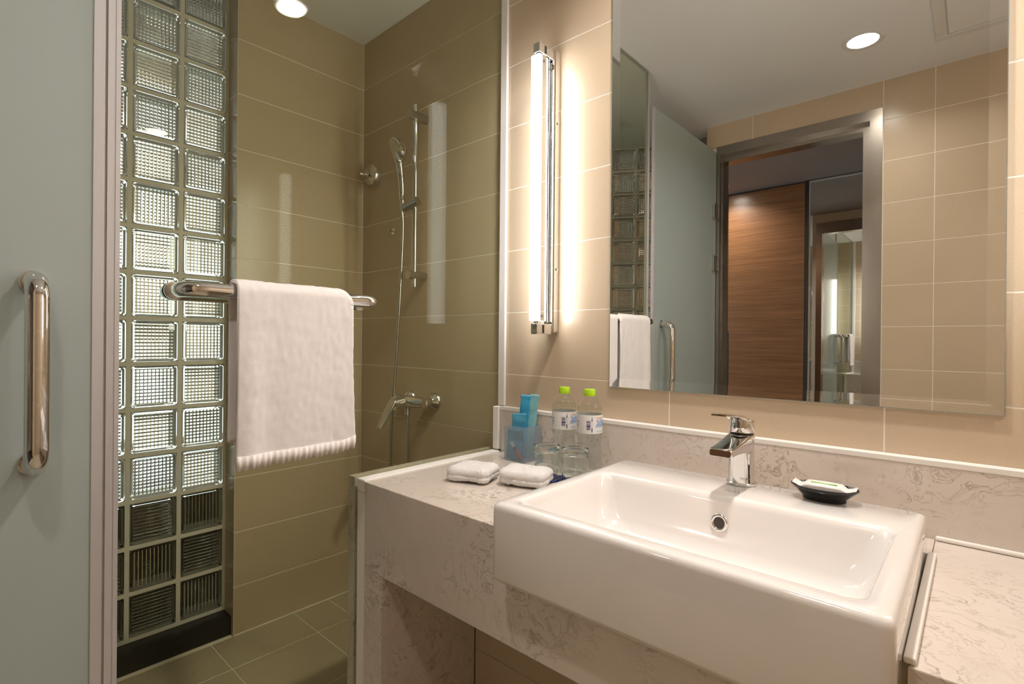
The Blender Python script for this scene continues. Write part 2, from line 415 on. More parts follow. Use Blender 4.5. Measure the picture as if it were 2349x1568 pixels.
def block_mesh(front_vertical):
    """hollow pressed-glass block: rim, two panes with ribbed inner faces; local x width, z height, y thickness (front at -y)"""
    bm = nb(); hw, hh, T = (MW-GAP)/2, (MH-GAP)/2, .078
    def rr(ins, y, r): return [(x, y, z) for x, z, _ in rrect(-hw+ins, hw-ins, -hh+ins, hh-ins, r, 0, 4)]
    loops = [rr(.010, T-.004, .008), rr(.0085, T-.001, .009), rr(.004, T, .010), rr(.001, T-.003, .010), rr(0, T-.008, .010), rr(0, .008, .010), rr(.001, .003, .010), rr(.004, 0, .010), rr(.0085, .001, .009), rr(.010, .004, .008)]
    loft(bm, loops, True, True, True)
    bmesh.ops.recalc_face_normals(bm, faces=bm.faces[:])
    # inner cavity
    ins = .0115; cw, ch = hw-ins, hh-ins; nr, seg = 10, 6; n = nr*seg
    def ribbed(y, vertical, amp):
        rows = []
        for i in range(n+1):
            t = -1+2*i/n; d = amp*(1-abs(math.cos(PI*nr*i/n)))
            if vertical: rows.append([(t*cw, y+d, -ch), (t*cw, y+d, ch)])
            else: rows.append([(-cw, y+d, t*ch), (cw, y+d, t*ch)])
        vv = [[bm.verts.new(p) for p in r_] for r_ in rows]
        fs = [bm.faces.new((vv[i][0], vv[i+1][0], vv[i+1][1], vv[i][1])) for i in range(n)]
        return fs
    f1 = ribbed(.0095, front_vertical, .0034); f2 = ribbed(T-.0095, not front_vertical, -.0034)
    bm.normal_update()
    # normals of a cavity point into the cavity (out of the glass)
    for f in f1:
        if f.normal.y < 0: f.normal_flip()
    for f in f2:
        if f.normal.y > 0: f.normal_flip()
    q = [(-cw, -ch), (cw, -ch), (cw, ch), (-cw, ch)]
    for i in range(4):
        a, b = q[i], q[(i+1) % 4]
        vs_ = [bm.verts.new((a[0], .0095, a[1])), bm.verts.new((b[0], .0095, b[1])), bm.verts.new((b[0], T-.0095, b[1])), bm.verts.new((a[0], T-.0095, a[1]))]
        f = bm.faces.new(vs_); f.normal_update()
        cen = f.calc_center_median()
        if f.normal.x*cen.x+f.normal.z*cen.z > 0: f.normal_flip()
    me = bpy.data.meshes.new('glass_block'); bm.to_mesh(me); bm.free(); me.materials.append(M['block_glass']); return me
BM = [block_mesh(True), block_mesh(False)]
for c in range(NCOL):
    s = S0+MW*(c+.5); p, tg, nr = curve(s)
    for r in range(NROW):
        z = Z0+GAP+(MH-GAP)/2+MH*r
        if z+(MH-GAP)/2 > ZC-.001: continue
        o = bpy.data.objects.new('glass_block', BM[(r+c) % 2]); C.objects.link(o); o.parent = wb
        o.matrix_basis = frame_m((p.x, p.y, z), tg*-1, nr*-1, (0, 0, 1)) @ Matrix.Diagonal((1, 1, 1, 1))

# ---- hall and bedroom beyond
YH, ZH = -3.25, 2.345
struct('wall_bedroom', box(nb(), -3.45, -3.35, -5.0, .45, 0, 2.5), M['bed_wall'])
struct('wall_bedroom_side', box(nb(), -3.45, XW-.10, .35, .45, 0, 2.5), M['bed_wall'])
struct('wall_hall', box(nb(), -3.45, 1.9, YH-.66, YH-.56, 0, 2.5), M['bed_wall'])
struct('wall_hall_end', box(nb(), 1.8, 1.9, YH-.56, -1.96, 0, 2.5), M['bed_wall'])
struct('floor_bedroom', box(nb(), -3.45, 1.9, YH-.66, .45, -.12, -.101) if False else box(box(nb(), -3.45, -1.0, YH-.66, .45, -.10, -.002), -1.0, 1.9, YH-.66, -2.06, -.10, -.002), M['carpet'])
bmc = box(box(nb(), -3.45, -1.03, YH-.66, .45, ZH, ZH+.1), -1.03, 1.9, YH-.66, -2.0, ZH, ZH+.1)
struct('ceiling_hall', bmc, M['hall_ceiling'])
cu = obj('added_curtain', (lambda bm: loft(bm, [[(-3.30+.03*math.sin(i*.9), .25-2.2*i/80, .35), (-3.30+.03*math.sin(i*.9), .25-2.2*i/80, 1.95)] for i in range(81)], False))(nb()), M['curtain'], None, 180)  # made-up source for the light coming through the blocks
tag(cu, 'unseen glowing sheer curtain added to light the glass block wall', 'curtain')

# unseen low cabinet, added to darken the bottom rows of glass blocks
lc = empty('added_cabinet', (-1.25, -.85, 0)); tag(lc, 'unseen low dark cabinet added to darken the bottom rows of glass blocks', 'cabinet')
obj('body', box(nb(), -1.46, -1.035, -1.32, -.38, .06, .50, .003), M['dark_wood'], lc)
obj('plinth', box(nb(), -1.44, -1.06, -1.30, -.40, 0, .059), M['black_plastic'], lc)
obj('top', box(nb(), -1.47, -1.030, -1.33, -.37, .5005, .525, .002), M['dark_wood'], lc)
for k in range(2): obj('door', box(nb(), -1.466, -1.4605, -1.31+k*.468, -.85+k*.468, .07, .49), M['dark_wood'], lc)
# wardrobe: veneer doors, and the tall mirror beside it
wd = empty('wardrobe', (-.2, YH, 0)); tag(wd, 'tall wardrobe with brown horizontal grain wood veneer doors in the hall', 'wardrobe')
for (a, b) in ((-1.62, -1.02), (-1.017, -.416), (-.413, .165)):
    obj('door', box(nb(), a, b, YH-.02, YH, .06, ZH-.014, .0015, 1), M['wood'], wd)
obj('body', box(nb(), -1.64, .172, YH-.55, YH-.022, 0, ZH-.004), M['dark_wood'], wd)
obj('edge_frame', box(nb(), .168, .190, YH-.03, YH+.004, 0, ZH-.002), M['dark_wood'], wd)
for x in (-.418,):
    obj('handle', box(nb(), x-.010, x+.014, YH-.001, YH+.0045, .62, 1.185, .003), M['dark_wood'], wd)
hm = empty('hall_mirror', (.7, YH, 0)); tag(hm, 'tall full height mirror with thin metal edging in the hall', 'mirror')
obj('mirror_glass', box(nb(), .200, 1.45, YH-.012, YH-.006, .02, ZH-.02), M['mirror'], hm)
obj('edging', box(box(nb(), .191, .201, YH-.014, YH-.001, .0, ZH-.008), .201, 1.46, YH-.014, YH-.001, ZH-.020, ZH-.008), M['alu'], hm)

# ---- doorway frame of brushed steel
tr1 = empty('trim_1', ((DX0+DX1)/2, YF, 0)); tr1['kind'] = 'structure'
FW = .052
def poly_prism(bm, pts, y0, y1):
    a = [bm.verts.new((x, y0, z)) for x, z in pts]; b = [bm.verts.new((x, y1, z)) for x, z in pts]
    n = len(pts); bm.faces.new(a[::-1]) if False else bm.faces.new(a); bm.faces.new(b[::-1])
    for i in range(n): bm.faces.new((a[i], b[i], b[(i+1) % n], a[(i+1) % n]))
    bmesh.ops.recalc_face_normals(bm, faces=bm.faces[:]); return bm
ZT = 2.245
o = obj('casing', poly_prism(nb(), [(DX1, 0), (DX1, ZT), (DX1-FW, ZT-FW), (DX1-FW, 0)], YF-.03, YF+.006), M['steel'], tr1)
obj('casing', poly_prism(nb(), [(DX1, ZT), (.004, ZT), (.004+.02, ZT-FW), (DX1-FW, ZT-FW)], YF-.03, YF+.006), M['steel'], tr1)
obj('casing', poly_prism(nb(), [(.004, 0), (.024, 0), (.024, ZT-FW), (.004, ZT)], YF-.03, YF+.006), M['steel'], tr1)
obj('lining', box(nb(), DX1-.085, DX1-.001, YF-.105, YF-.032, 0, ZT-.012), M['steel'], tr1)
obj('lining', box(nb(), .006, DX1-.085, YF-.105, YF-.032, ZT-.085, ZT-.012), M['steel'], tr1)
obj('lining', box(nb(), .004, .030, YF-.105, YF-.032, 0, ZT-.085), M['steel'], tr1)
obj('casing', box(box(box(nb(), DX1-.085, DX1+.02, YF-.118, YF-.106, 0, ZT+.02), -.02, DX1-.085, YF-.118, YF-.106, ZT-.085, ZT+.02), -.02, .03, YF-.118, YF-.106, 0, ZT-.085), M['steel'], tr1)

# ---- frosted glass door, standing open in line with the shower screen
d1 = empty('door_1', (0, YF, 0)); tag(d1, 'frosted green glass bathroom door standing open with chrome bar handles', None, None, 'structure')
DY0, DY1, DTOP = -1.062, -1.846, 2.212
obj('glass_leaf', box(nb(), -.005, .005, DY1, DY0, .012, DTOP, .001, 1), M['frosted'], d1)
sl = nb()
for (a, b, x0, x1) in ((-1.061, -1.053, -.007, .007), (-1.053, -1.0495, -.003, .003), (-1.066, -1.061, .0052, .0075), (-1.066, -1.061, -.0075, -.0052)):
    box(sl, x0, x1, a, b, .012, DTOP)
obj('edge_seal', sl, M['alu'], d1)
def d_handle(parent, name, p0, p1, out, r, sink=.012):
    """bar with bent ends between two glass fixings p0, p1, standing off by vector out"""
    p0, p1, out = Vector(p0), Vector(p1), Vector(out); n = out.normalized()
    path = bend_path([p0+n*.0055, p0+out, p1+out, p1+n*.0055], .034, 10)
    h = obj(name, sweep(nb(), path, r, 24), M['chrome'], parent, 180)
    for p in (p0, p1): obj('fixing_ring', cyl(nb(), p+n*.0052, p+n*.010, r+.003, 28), M['satin_chrome'], h, 40)
    return h
for sg in (1, -1):
    d_handle(d1, 'handle', (0, -1.142, 1.175), (0, -1.142, .878), (.064*sg, 0, 0), .0155)
for z in (1.855, 1.552, .35):
    h = obj('hinge', box(box(nb(), .0055, .018, DY1+.004, DY1+.055, z-.045, z+.045, .002), -.018, -.0055, DY1+.004, DY1+.055, z-.045, z+.045, .002), M['black_plastic'] if False else M['satin_chrome'], d1)
    obj('hinge_knuckle', cyl(nb(), (.010, DY1-.004, z-.04), (.010, DY1-.004, z+.04), .008), M['satin_chrome'], h, 40)

# ---- fixed clear glass shower screen
ss = empty('shower_screen', (0, -.5, 0)); tag(ss, 'fixed clear green-tinted glass shower screen beside the vanity, floor to ceiling', 'glass screen')
SY = -1.030
obj('glass_pane', box(nb(), -.023, -.013, SY, -.001, .001, ZC-.003), M['clear_glass'], ss)
ed = nb()
for (a, b, x0, x1) in ((SY-.013, SY-.001, -.025, -.0115), (SY-.001, SY+.006, -.0127, -.010), (SY-.001, SY+.006, -.026, -.0233), (SY-.0175, SY-.013, -.022, -.015)):
    box(ed, x0, x1, a, b, .012, ZC-.004)
obj('edge_seal', ed, M['alu'], ss)
obj('ceiling_channel', box(nb(), -.026, -.010, SY+.007, -.001, ZC-.0045, ZC-.0005), M['alu'], ss)
# towel rail through the screen
tl = empty('towel_rail', (0, -.73, 1.178)); tag(tl, 'polished chrome towel rail with bent ends fixed through the glass shower screen', 'towel rail')
for sg, base in ((1, -.0180), (-1, -.0182)):
    d_handle(tl, 'bar', (base, -.937, 1.178), (base, -.529, 1.178), (.066-base if sg > 0 else -.064, 0, 0), .0148)
# silicone along the screen
si = ss
obj('wall_bead', box(nb(), -.0128, .015, -.010, -.0002, .874, ZC-.004, .002), M['silicone'], si)
obj('counter_bead', box(nb(), -.0128, .0215, -.5295, -.034, .700, .7335, .003), M['silicone'], si)
obj('front_bead', box(nb(), -.0128, .0215, -.5285, -.510, .002, .6995, .002), M['silicone'], si)
obj('corner_bead', box(nb(), -.0128, .012, -.034, -.0112, .7345, .8735, .003), M['silicone'], si)

# ================================================================== VANITY
ZT_, YV, YB = .73, -.529, -.025
BX0, BX1, BY0, BY1, BZ0, BZ1 = .521, 1.101, -.590, -.122, .660, .800   # basin box
va = empty('vanity_counter', (.8, -.28, 0)); tag(va, 'veined off-white composite stone vanity counter with deep front apron', 'vanity')
XV0 = .0225
def slab(x0, x1):
    pts = [(YV, .515), (YV, ZT_), (YB-.001, ZT_), (YB-.001, .700), (YV+.022, .700), (YV+.022, .515)]
    bm = nb(); loft(bm, [[(x, y, z) for y, z in pts] for x in (x0, x1)], True, True, True); bmesh.ops.recalc_face_normals(bm, faces=bm.faces[:])
    es = [e for e in bm.edges if all(abs(v.co.z-ZT_) < 1e-6 for v in e.verts)]
    bmesh.ops.bevel(bm, geom=es, offset=.0018, segments=2, profile=.5, affect='EDGES'); return bm
obj('countertop', slab(XV0, BX0-.002), M['stone'], va)
obj('countertop', slab(BX1+.0055, XR-.002), M['stone'], va)
obj('countertop', box(nb(), BX0-.0015, BX1+.005, BY1+.003, YB-.001, .700, ZT_), M['stone'], va)
obj('apron', box(nb(), BX0-.002, BX1+.0055, YV, YV+.022, .515, BZ0-.001), M['stone'], va)
obj('leg_panel', box(nb(), XV0, .100, YV, YV+.022, .002, .5148), M['stone'], va)
obj('leg_panel', box(nb(), XV0+.06, .0985, YV+.0225, -.2155, .002, .6995), M['stone'], va)
obj('leg_panel', box(nb(), XV0, XV0+.015, YV+.0225, -.005, .002, .6995), M['stone'], va)
bs = obj('backsplash', box(nb(), .014, XR-.002, YB, -.0008, ZT_-.03, .8625, .001, 1), M['stone'], va)
obj('backsplash_bead', box(nb(), .014, XR-.002, YB-.0012, -.0006, .8626, .8735, .0012), M['silicone'], va)
obj('back_bead', box(nb(), BX1+.006, XR-.003, YB-.012, YB-.0005, ZT_+.0003, ZT_+.008, .003), M['silicone'], va)
obj('basin_bead', box(nb(), BX1+.0006, BX1+.0125, YV+.003, BY1-.01, ZT_+.0003, ZT_+.009, .003), M['silicone'], va)
# stone cladding of the vanity on the shower side of the screen
obj('side_cladding', box(nb(), -.052, -.0236, YV, -.001, .002, ZT_+.003), M['stone'], va)
# tiled pipe boxing under the counter
pb = struct('wall_pipe_boxing', box(nb(), .0990, XR-.001, -.2125, -.001, .002, .69), M['grout'])
pp = lambda u, v: frame_m((u, -.215, v), (1, 0, 0), (0, 0, 1), (0, -1, 0))
grid(pb, [.101, .579, 1.026, 1.473, XR-.002], [.004, .21, .41, .61, .69], pp, M['tile'], t=.0022)

# ---- basin
ba = empty('basin', ((BX0+BX1)/2, -.36, BZ0)); tag(ba, 'white rectangular ceramic semi-recessed wash basin on the stone vanity', 'basin')
IX0, IX1, IY0, IY1 = BX0+.032, BX1-.032, BY0+.034, -.262
def R(ix, z, r): # outer loop inset
    return rrect(BX0+ix, BX1-ix, BY0+ix, BY1-ix, r, z, 8)
def I(l, r_, f, b, z, rad): return rrect(IX0+l, IX1-r_, IY0+f, IY1-b, rad, z, 8)
lp = [R(.035, BZ0, .02), R(.012, BZ0, .018), R(.004, BZ0+.003, .016), R(.0, BZ0+.012, .014), R(-.0, BZ1-.012, .014), R(.0012, BZ1-.006, .014), R(.004, BZ1-.0018, .013), R(.009, BZ1, .012),
      I(-.006, -.006, -.006, -.010, BZ1, .020), I(-.002, -.002, -.002, -.003, BZ1-.0012, .022), I(.001, .001, .001, .002, BZ1-.005, .024), I(.004, .004, .003, .006, BZ1-.014, .028),
      I(.012, .012, .010, .014, BZ1-.05, .035), I(.022, .022, .020, .024, BZ1-.082, .045), I(.032, .032, .028, .034, BZ1-.096, .055), I(.048, .048, .042, .048, BZ1-.104, .06), I(.09, .09, .07, .075, BZ1-.112, .05),
      I(.16, .16, .105, .105, BZ1-.118, .035), I(.225, .225, .125, .13, BZ1-.121, .016)]
bm = loft(nb(), lp, True, True, True); bmesh.ops.recalc_face_normals(bm, faces=bm.faces[:])
obj('basin_body', bm, M['ceramic'], ba, 60)
# overflow ring on the back wall of the bowl
oc = Vector((.808, IY1-.0135, .752)); nrm = Vector((0, -1, .22)).normalized()
def ring(bm, c, n, R0, r, k=32, m=10):
    a = n.orthogonal().normalized(); b = n.cross(a)
    return loft(bm, [[c+(a*math.cos(2*PI*i/k)+b*math.sin(2*PI*i/k))*(R0+r*math.cos(2*PI*j/m))+n*r*math.sin(2*PI*j/m) for j in range(m)] for i in range(k)], True, ring=True)
ov = obj('overflow_ring', ring(nb(), oc+nrm*.0022, nrm, .0130, .0035), M['chrome'], ba, 180)
obj('overflow_hole', cyl(nb(), oc-nrm*.006, oc+nrm*.0026, .0115), mat('overflow_dark', (.05, .04, .03), .5), ov, 40)
obj('drain', lathe(nb(), [(.028, BZ1-.1208), (.028, BZ1-.1185), (.024, BZ1-.117), (.004, BZ1-.1165)], .811, -.41), M['chrome'], ba, 40)

def place_mesh(me, m):
    me.transform(m); return me
t = text_mesh('TOTO', .0155); t.transform(Matrix.Diagonal((.66, .52, 1, 1)))
place_mesh(t, frame_m((.812, -.224, BZ1+.0002), (1, 0, 0), (0, 1, 0), (0, 0, 1)))
link('lettering', t, M['ink_grey'], ba)

# ---- faucet
fa = empty('faucet', (.806, -.152, BZ1)); tag(fa, 'chrome single lever basin faucet standing on the white basin', 'faucet')
FX, FY, FZ, FE = .806, -.152, BZ1, .84
obj('base_ring', lathe(nb(), [(.0272, FZ+.0002), (.0282, FZ+.002), (.0282, FZ+.0045), (.0262, FZ+.0065), (.02, FZ+.0066)], FX, FY, 40), M['satin_chrome'], fa, 40)
bm = nb(); loops = []
for z, rx, ry in ((.006, .0250, .0255), (.012, .0242, .0250), (.035, .0236, .0245), (.06, .0232, .024), (.08, .0234, .0242), (.092, .0238, .0244), (.099, .0240, .0244), (.101, .0235, .0239)):
    loops.append([(FX+rx*math.copysign(abs(math.cos(a))**FE, math.cos(a)), FY+ry*math.copysign(abs(math.sin(a))**FE, math.sin(a)), FZ+z) for a in [2*PI*i/48 for i in range(48)]])
loft(bm, loops, True, True, True); obj('body', bm, M['chrome'], fa, 50)
bm = nb(); loops = []
for y, hwid, zt, zb in ((FY-.005, .0225, .102, .062), (FY-.024, .0226, .1000, .066), (FY-.045, .0224, .0955, .0715), (FY-.08, .0217, .0905, .0730), (FY-.110, .0213, .0880, .0725), (FY-.1165, .0208, .0872, .0722), (FY-.119, .0195, .0858, .0735)):
    loops.append([(p[0], y, p[1]) for p in [(x, z) for x, z, _ in rrect(FX-hwid, FX+hwid, FZ+zb, FZ+zt, .0035, 0, 4)]])
loft(bm, loops, True, True, True); bmesh.ops.recalc_face_normals(bm, faces=bm.faces[:])
sp = obj('spout', bm, M['chrome'], fa, 40)
obj('aerator', lathe(nb(), [(.0095, FZ+.0735), (.0095, FZ+.0690), (.007, FZ+.0690)], FX, FY-.100), M['satin_chrome'], sp, 40)
obj('gasket', lathe(nb(), [(.0222, FZ+.1012), (.0222, FZ+.1055)], FX, FY, 40), M['black_plastic'], fa, 40)
bm = nb(); loops = []
for z, k in ((.1055, .97), (.1075, 1.0), (.120, 1.0), (.130, 1.0), (.1345, .985), (.1362, .93)):
    loops.append([(FX+.0238*k*math.cos(a), FY+.0238*k*math.sin(a), FZ+z+(-.011*(math.sin(a)*.0238*k+.0238)/.0476 if z > .125 else (-.003*(math.sin(a)+1)/2 if z > .11 else 0))) for a in [2*PI*i/48 for i in range(48)]])
loft(bm, loops, True, True, True); hd = obj('lever_head', bm, M['chrome'], fa, 50)
bm = nb(); loops = []
for y, hwid, zt, th in ((FY+.012, .014, .1285, .008), (FY-.010, .019, .1352, .008), (FY-.040, .0185, .1435, .006), (FY-.085, .0165, .1492, .0042), (FY-.124, .0148, .1528, .0032), (FY-.128, .0138, .1526, .0026)):
    loops.append([(p[0], y, p[1]) for p in [(x, z) for x, z, _ in rrect(FX-hwid, FX+hwid, FZ+zt-th, FZ+zt, min(.0015, th/2.1), 0, 3)]])
loft(bm, loops, True, True, True); bmesh.ops.recalc_face_normals(bm, faces=bm.faces[:])
obj('lever', bm, M['chrome'], fa, 40)
a = math.radians(-38); nv = Vector((math.cos(a), math.sin(a), 0)); c0 = Vector((FX, FY, FZ+.1195))
obj('indicator', cyl(nb(), c0+nv*.0230, c0+nv*.0246, .0046, 20), M['satin_chrome'], hd, 40)
t = text_mesh('TOTO', .0105); t.transform(Matrix.Diagonal((.64, .58, 1, 1)))
for v in t.vertices:       # wrap on the body
    an = math.radians(-57)+v.co.x/.0262; rr_ = (abs(math.cos(an)/.0242)**(2/FE)+abs(math.sin(an)/.0250)**(2/FE))**(-FE/2)+.0003
    v.co = Vector((FX+rr_*math.cos(an), FY+rr_*math.sin(an), FZ+.0150+v.co.y))
link('lettering', t, M['ink_grey'], fa)

# ---- mirror with bevelled rim
mi = empty('vanity_mirror', (.802, 0, .963)); tag(mi, 'large wall mirror with slanted polished rim above the wash basin', 'mirror')
MX0, MX1, MZ0, MZ1, BV = .408, 1.1965, .963, 2.15, .0235
bm = nb(); lv = []
for ins, y in ((0, -.0074), (BV, -.0065)):
    lv.append([bm.verts.new((x, y, z)) for x, z in ((MX0+ins, MZ0+ins), (MX1-ins, MZ0+ins), (MX1-ins, MZ1-ins), (MX0+ins, MZ1-ins))])
bm.faces.new(lv[1])
obj('mirror_face', bm, M['mirror'], mi)
bm = nb(); lv = []
for ins, y in ((0, -.0074), (BV, -.0065)):
    lv.append([bm.verts.new((x, y, z)) for x, z in ((MX0+ins, MZ0+ins), (MX1-ins, MZ0+ins), (MX1-ins, MZ1-ins), (MX0+ins, MZ1-ins))])
for i in range(4): bm.faces.new((lv[0][i], lv[0][(i+1) % 4], lv[1][(i+1) % 4], lv[1][i]))
obj('bevel', bm, mat('bevel_silver', (.96, .98, .97), .015, 1), mi)
eg = nb()
for a in ((MX0-.0012, MX0, MZ0-.0012, MZ1), (MX1, MX1+.0012, MZ0-.0012, MZ1), (MX0, MX1, MZ0-.0012, MZ0)): box(eg, a[0], a[1], -.0074, -.0006, a[2], a[3])
obj('polished_edge', eg, mat('polished_glass_edge', (.42, .46, .44), .12, .6), mi)
obj('backing', box(nb(), MX0+.0004, MX1-.0004, -.0064, -.0004, MZ0+.0004, MZ1-.0004), M['mirror_edge'], mi)

# ---- tube wall lamp
def wall_lamp(dx, label):
    lm = empty('wall_lamp', (.212+dx, 0, 1.53)); tag(lm, label, 'wall lamp')
    x0, x1 = .196+dx, .226+dx
    bp = obj('back_channel', box(nb(), x0-.006, x1, -.0265, -.0005, 1.112, 1.950, .002), M['chrome'], lm)
    obj('channel_ridge', box(nb(), x0+.004, x0+.012, -.031, -.0268, 1.114, 1.948, .001), M['chrome'], lm)
    obj('channel_ridge', box(nb(), x1-.010, x1-.002, -.031, -.0268, 1.114, 1.948, .001), M['chrome'], lm)
    for z in (1.735, 1.300):
        s = obj('screw', cyl(nb(), (x1+.0002, -.012, z), (x1+.003, -.012, z), .0042, 16), M['satin_chrome'], bp, 40)
    for z0, z1 in ((1.917, 1.9445), (1.106, 1.136)):
        ar = obj('arm', box(nb(), x0+.003, x1-.003, -.098, -.0313, z0, z1, .0015), M['chrome'], lm)
        obj('arm_groove', box(nb(), x1-.0029, x1-.0022, -.074, -.066, z0+.003, z1-.003), M['black_plastic'], ar)
    obj('end_collar', cyl(nb(), (x0+.015, -.083, 1.1362), (x0+.015, -.083, 1.1442), .011), M['chrome'], lm, 40)
    obj('end_collar', cyl(nb(), (x0+.015, -.083, 1.9088), (x0+.015, -.083, 1.9168), .011), M['chrome'], lm, 40)
    obj('tube', box(nb(), x0, x1, -.103, -.060, 1.1445, 1.9085, .002), M['tube'], lm)
    cs = obj('cover_strip', box(nb(), x1+.0003, x1+.0018, -.091, -.071, 1.1445, 1.9085), M['chrome'], lm)
    for z in (1.158, 1.893):
        obj('screw', cyl(nb(), (x1+.0019, -.080, z), (x1+.005, -.080, z), .0042, 16), M['satin_chrome'], cs, 40)
    return lm
wall_lamp(0, 'bright tubular wall lamp with chrome bracket between the glass screen and the mirror')
wall_lamp(2*.802-.424, 'bright tubular wall lamp with chrome bracket between the mirror and the plain side wall')

# ---- ceiling fittings
def downlight(x, y, z, wt, label, group=None):
    d = empty('downlight', (x, y, z)); tag(d, label, 'downlight', group)
    obj('rim', lathe(nb(), [(.078, z-.0005), (.078, z-.003), (.074, z-.005), (.058, z-.0035), (.0575, z-.0008)], x, y, 40, cap0=False, cap1=False), M['white_paint'], d, 40)
    obj('lens', lathe(nb(), [(.0570, z-.0009), (.0570, z-.0016), (.02, z-.0020)], x, y, 40), M['lamp'], d, 40)
    li = bpy.data.lights.new('downlight_beam', 'AREA'); li.shape = 'DISK'; li.size = .10; li.energy = wt; li.color = WARM; li.spread = math.radians(140)
    lo = bpy.data.objects.new('downlight_beam', li); C.objects.link(lo); lo.location = (x, y, z-.006); lo.parent = d; lo.matrix_parent_inverse = WM(d).inverted()
    return d
downlight(.79, -1.395, ZC, DOWN_W*.6, 'round white recessed ceiling downlight between the entry wall and the vanity')
downlight(.80, -.33, ZC, DOWN_W*1.45, 'round white recessed ceiling downlight above the wash basin')
downlight(-.395, -2.98, ZH, HALL_W, 'round white recessed hall downlight washing the wardrobe front')
# access hatch
ha = empty('ceiling_hatch', (1.25, -1.4, ZC)); tag(ha, 'square white access hatch with moulded frame in the bathroom ceiling', 'hatch')
hx0, hx1, hy0, hy1 = 1.021, 1.521, -1.604, -1.104
fr = nb()
for a in ((hx0, hx1, hy0, hy0+.04), (hx0, hx1, hy1-.04, hy1), (hx0, hx0+.04, hy0+.04, hy1-.04), (hx1-.04, hx1, hy0+.04, hy1-.04)): box(fr, *a, ZC-.008, ZC-.0005, .002, 1)
obj('frame', fr, M['white_paint'], ha)
obj('panel', box(nb(), hx0+.044, hx1-.044, hy0+.044, hy1-.044, ZC-.004, ZC-.0006), M['ceiling'], ha)
# vent grille
vg = empty('ceiling_vent', (-.48, -1.42, ZC)); tag(vg, 'square slatted extractor vent in the shower ceiling', 'vent')
vx0, vx1, vy0, vy1 = -.62, -.36, -1.53, -1.27
fr = nb()
for a in ((vx0, vx1, vy0, vy0+.02), (vx0, vx1, vy1-.02, vy1), (vx0, vx0+.02, vy0+.02, vy1-.02), (vx1-.02, vx1, vy0+.02, vy1-.02)): box(fr, *a, ZC-.010, ZC-.0005)
obj('frame', fr, M['white_paint'], vg)
obj('backing', box(nb(), vx0+.021, vx1-.021, vy0+.021, vy1-.021, ZC-.0025, ZC-.0006), M['black_plastic'], vg)
for i in range(9):
    y = vy0+.032+i*.0245
    obj('slat', box(nb(), vx0+.021, vx1-.021, y-.006, y+.006, ZC-.0085, ZC-.0030), M['white_paint'], vg)

# ================================================================== SHOWER FITTINGS
sb = empty('shower_rail', (-.41, -.05, 1.29)); tag(sb, 'chrome vertical shower slide bar on the shower wall', 'shower rail')
SX, SYB = -.410, -.052
obj('bar', cyl(nb(), (SX, SYB, 1.285), (SX, SYB, 1.965), .0108), M['chrome'], sb, 40)
for z in (1.925, 1.328):
    b = obj('bracket', cyl(nb(), (SX, -.0005, z), (SX, SYB-.030, z), .0165), M['satin_chrome'], sb, 40)
obj('slider', cyl(nb(), (SX+.028, SYB-.008, 1.600), (SX-.032, SYB-.020, 1.584), .0175), M['satin_chrome'], sb, 40)
hs = empty('hand_shower', (SX-.046, SYB-.03, 1.57)); tag(hs, 'chrome hand shower resting in the slider of the slide bar', 'hand shower')
hx, hy = SX-.043, SYB-.026
hp = [(hx, hy, 1.612), (hx-.002, hy-.001, 1.66), (hx-.005, hy-.003, 1.70), (hx-.008, hy-.008, 1.745), (hx-.008, hy-.017, 1.785)]
obj('grip', sweep(nb(), hp, .012, 20, True, [.0115, .0125, .0135, .0155, .0215]), M['chrome'], hs, 180)
nd = Vector((-.25, -.80, -.45)).normalized(); hc = Vector((hx-.006, hy-.014, 1.800))
hb = obj('head', sweep(nb(), [hc-nd*.026, hc-nd*.022, hc-nd*.008, hc+nd*.006, hc+nd*.012], .05, 36, True, [.014, .028, .043, .0475, .045]), M['chrome'], hs, 40)
obj('spray_plate', cyl(nb(), hc+nd*.0122, hc+nd*.0140, .040, 36), M['satin_chrome'], hb, 40)
obj('connector', cyl(nb(), (hx, hy, 1.575), (hx, hy, 1.611), .0085), M['chrome'], hs, 40)
# mixer
mx_ = empty('shower_mixer', (-.42, -.03, .84)); tag(mx_, 'chrome lever shower mixer on the tiled shower wall below the slide bar', 'shower mixer')
for x in (-.497, -.345):
    e = obj('escutcheon', sweep(nb(), [(x, -.0005, .858), (x, -.004, .858), (x, -.012, .858), (x, -.028, .858)], .03, 32, True, [.034, .034, .030, .016]), M['chrome'], mx_, 40)
    obj('union', cyl(nb(), (x, -.0285, .858), (x, -.048, .856), .0145), M['chrome'], e, 40)
obj('body', sweep(nb(), [(-.515, -.060, .856), (-.505, -.061, .856), (-.43, -.063, .856), (-.36, -.060, .856), (-.335, -.059, .856)], .02, 28, True, [.017, .0215, .0235, .0205, .016]), M['chrome'], mx_, 40)
hub = obj('lever_hub', cyl(nb(), (-.435, -.066, .857), (-.440, -.120, .848), .0225, 32), M['chrome'], mx_, 40)
bm = nb(); loops = []
for t_, hw_, th in ((0, .020, .010), (.15, .0215, .012), (.5, .021, .010), (.85, .0185, .008), (1, .015, .006)):
    c = Vector((-.440, -.121, .862)).lerp(Vector((-.447, -.175, .765)), t_)
    d = Vector((-.007, -.054, -.097)).normalized(); sx = Vector((1, 0, 0)); nn = d.cross(sx).normalized()
    loops.append([c+sx*x+nn*z for x, z, _ in rrect(-hw_, hw_, -th/2, th/2, th/2.2, 0, 4)])
loft(bm, loops, True, True, True); bmesh.ops.recalc_face_normals(bm, faces=bm.faces[:])
obj('lever', bm, M['satin_chrome'], hub, 50)
obj('outlet', cyl(nb(), (-.432, -.062, .834), (-.432, -.062, .806), .0105), M['chrome'], mx_, 40)
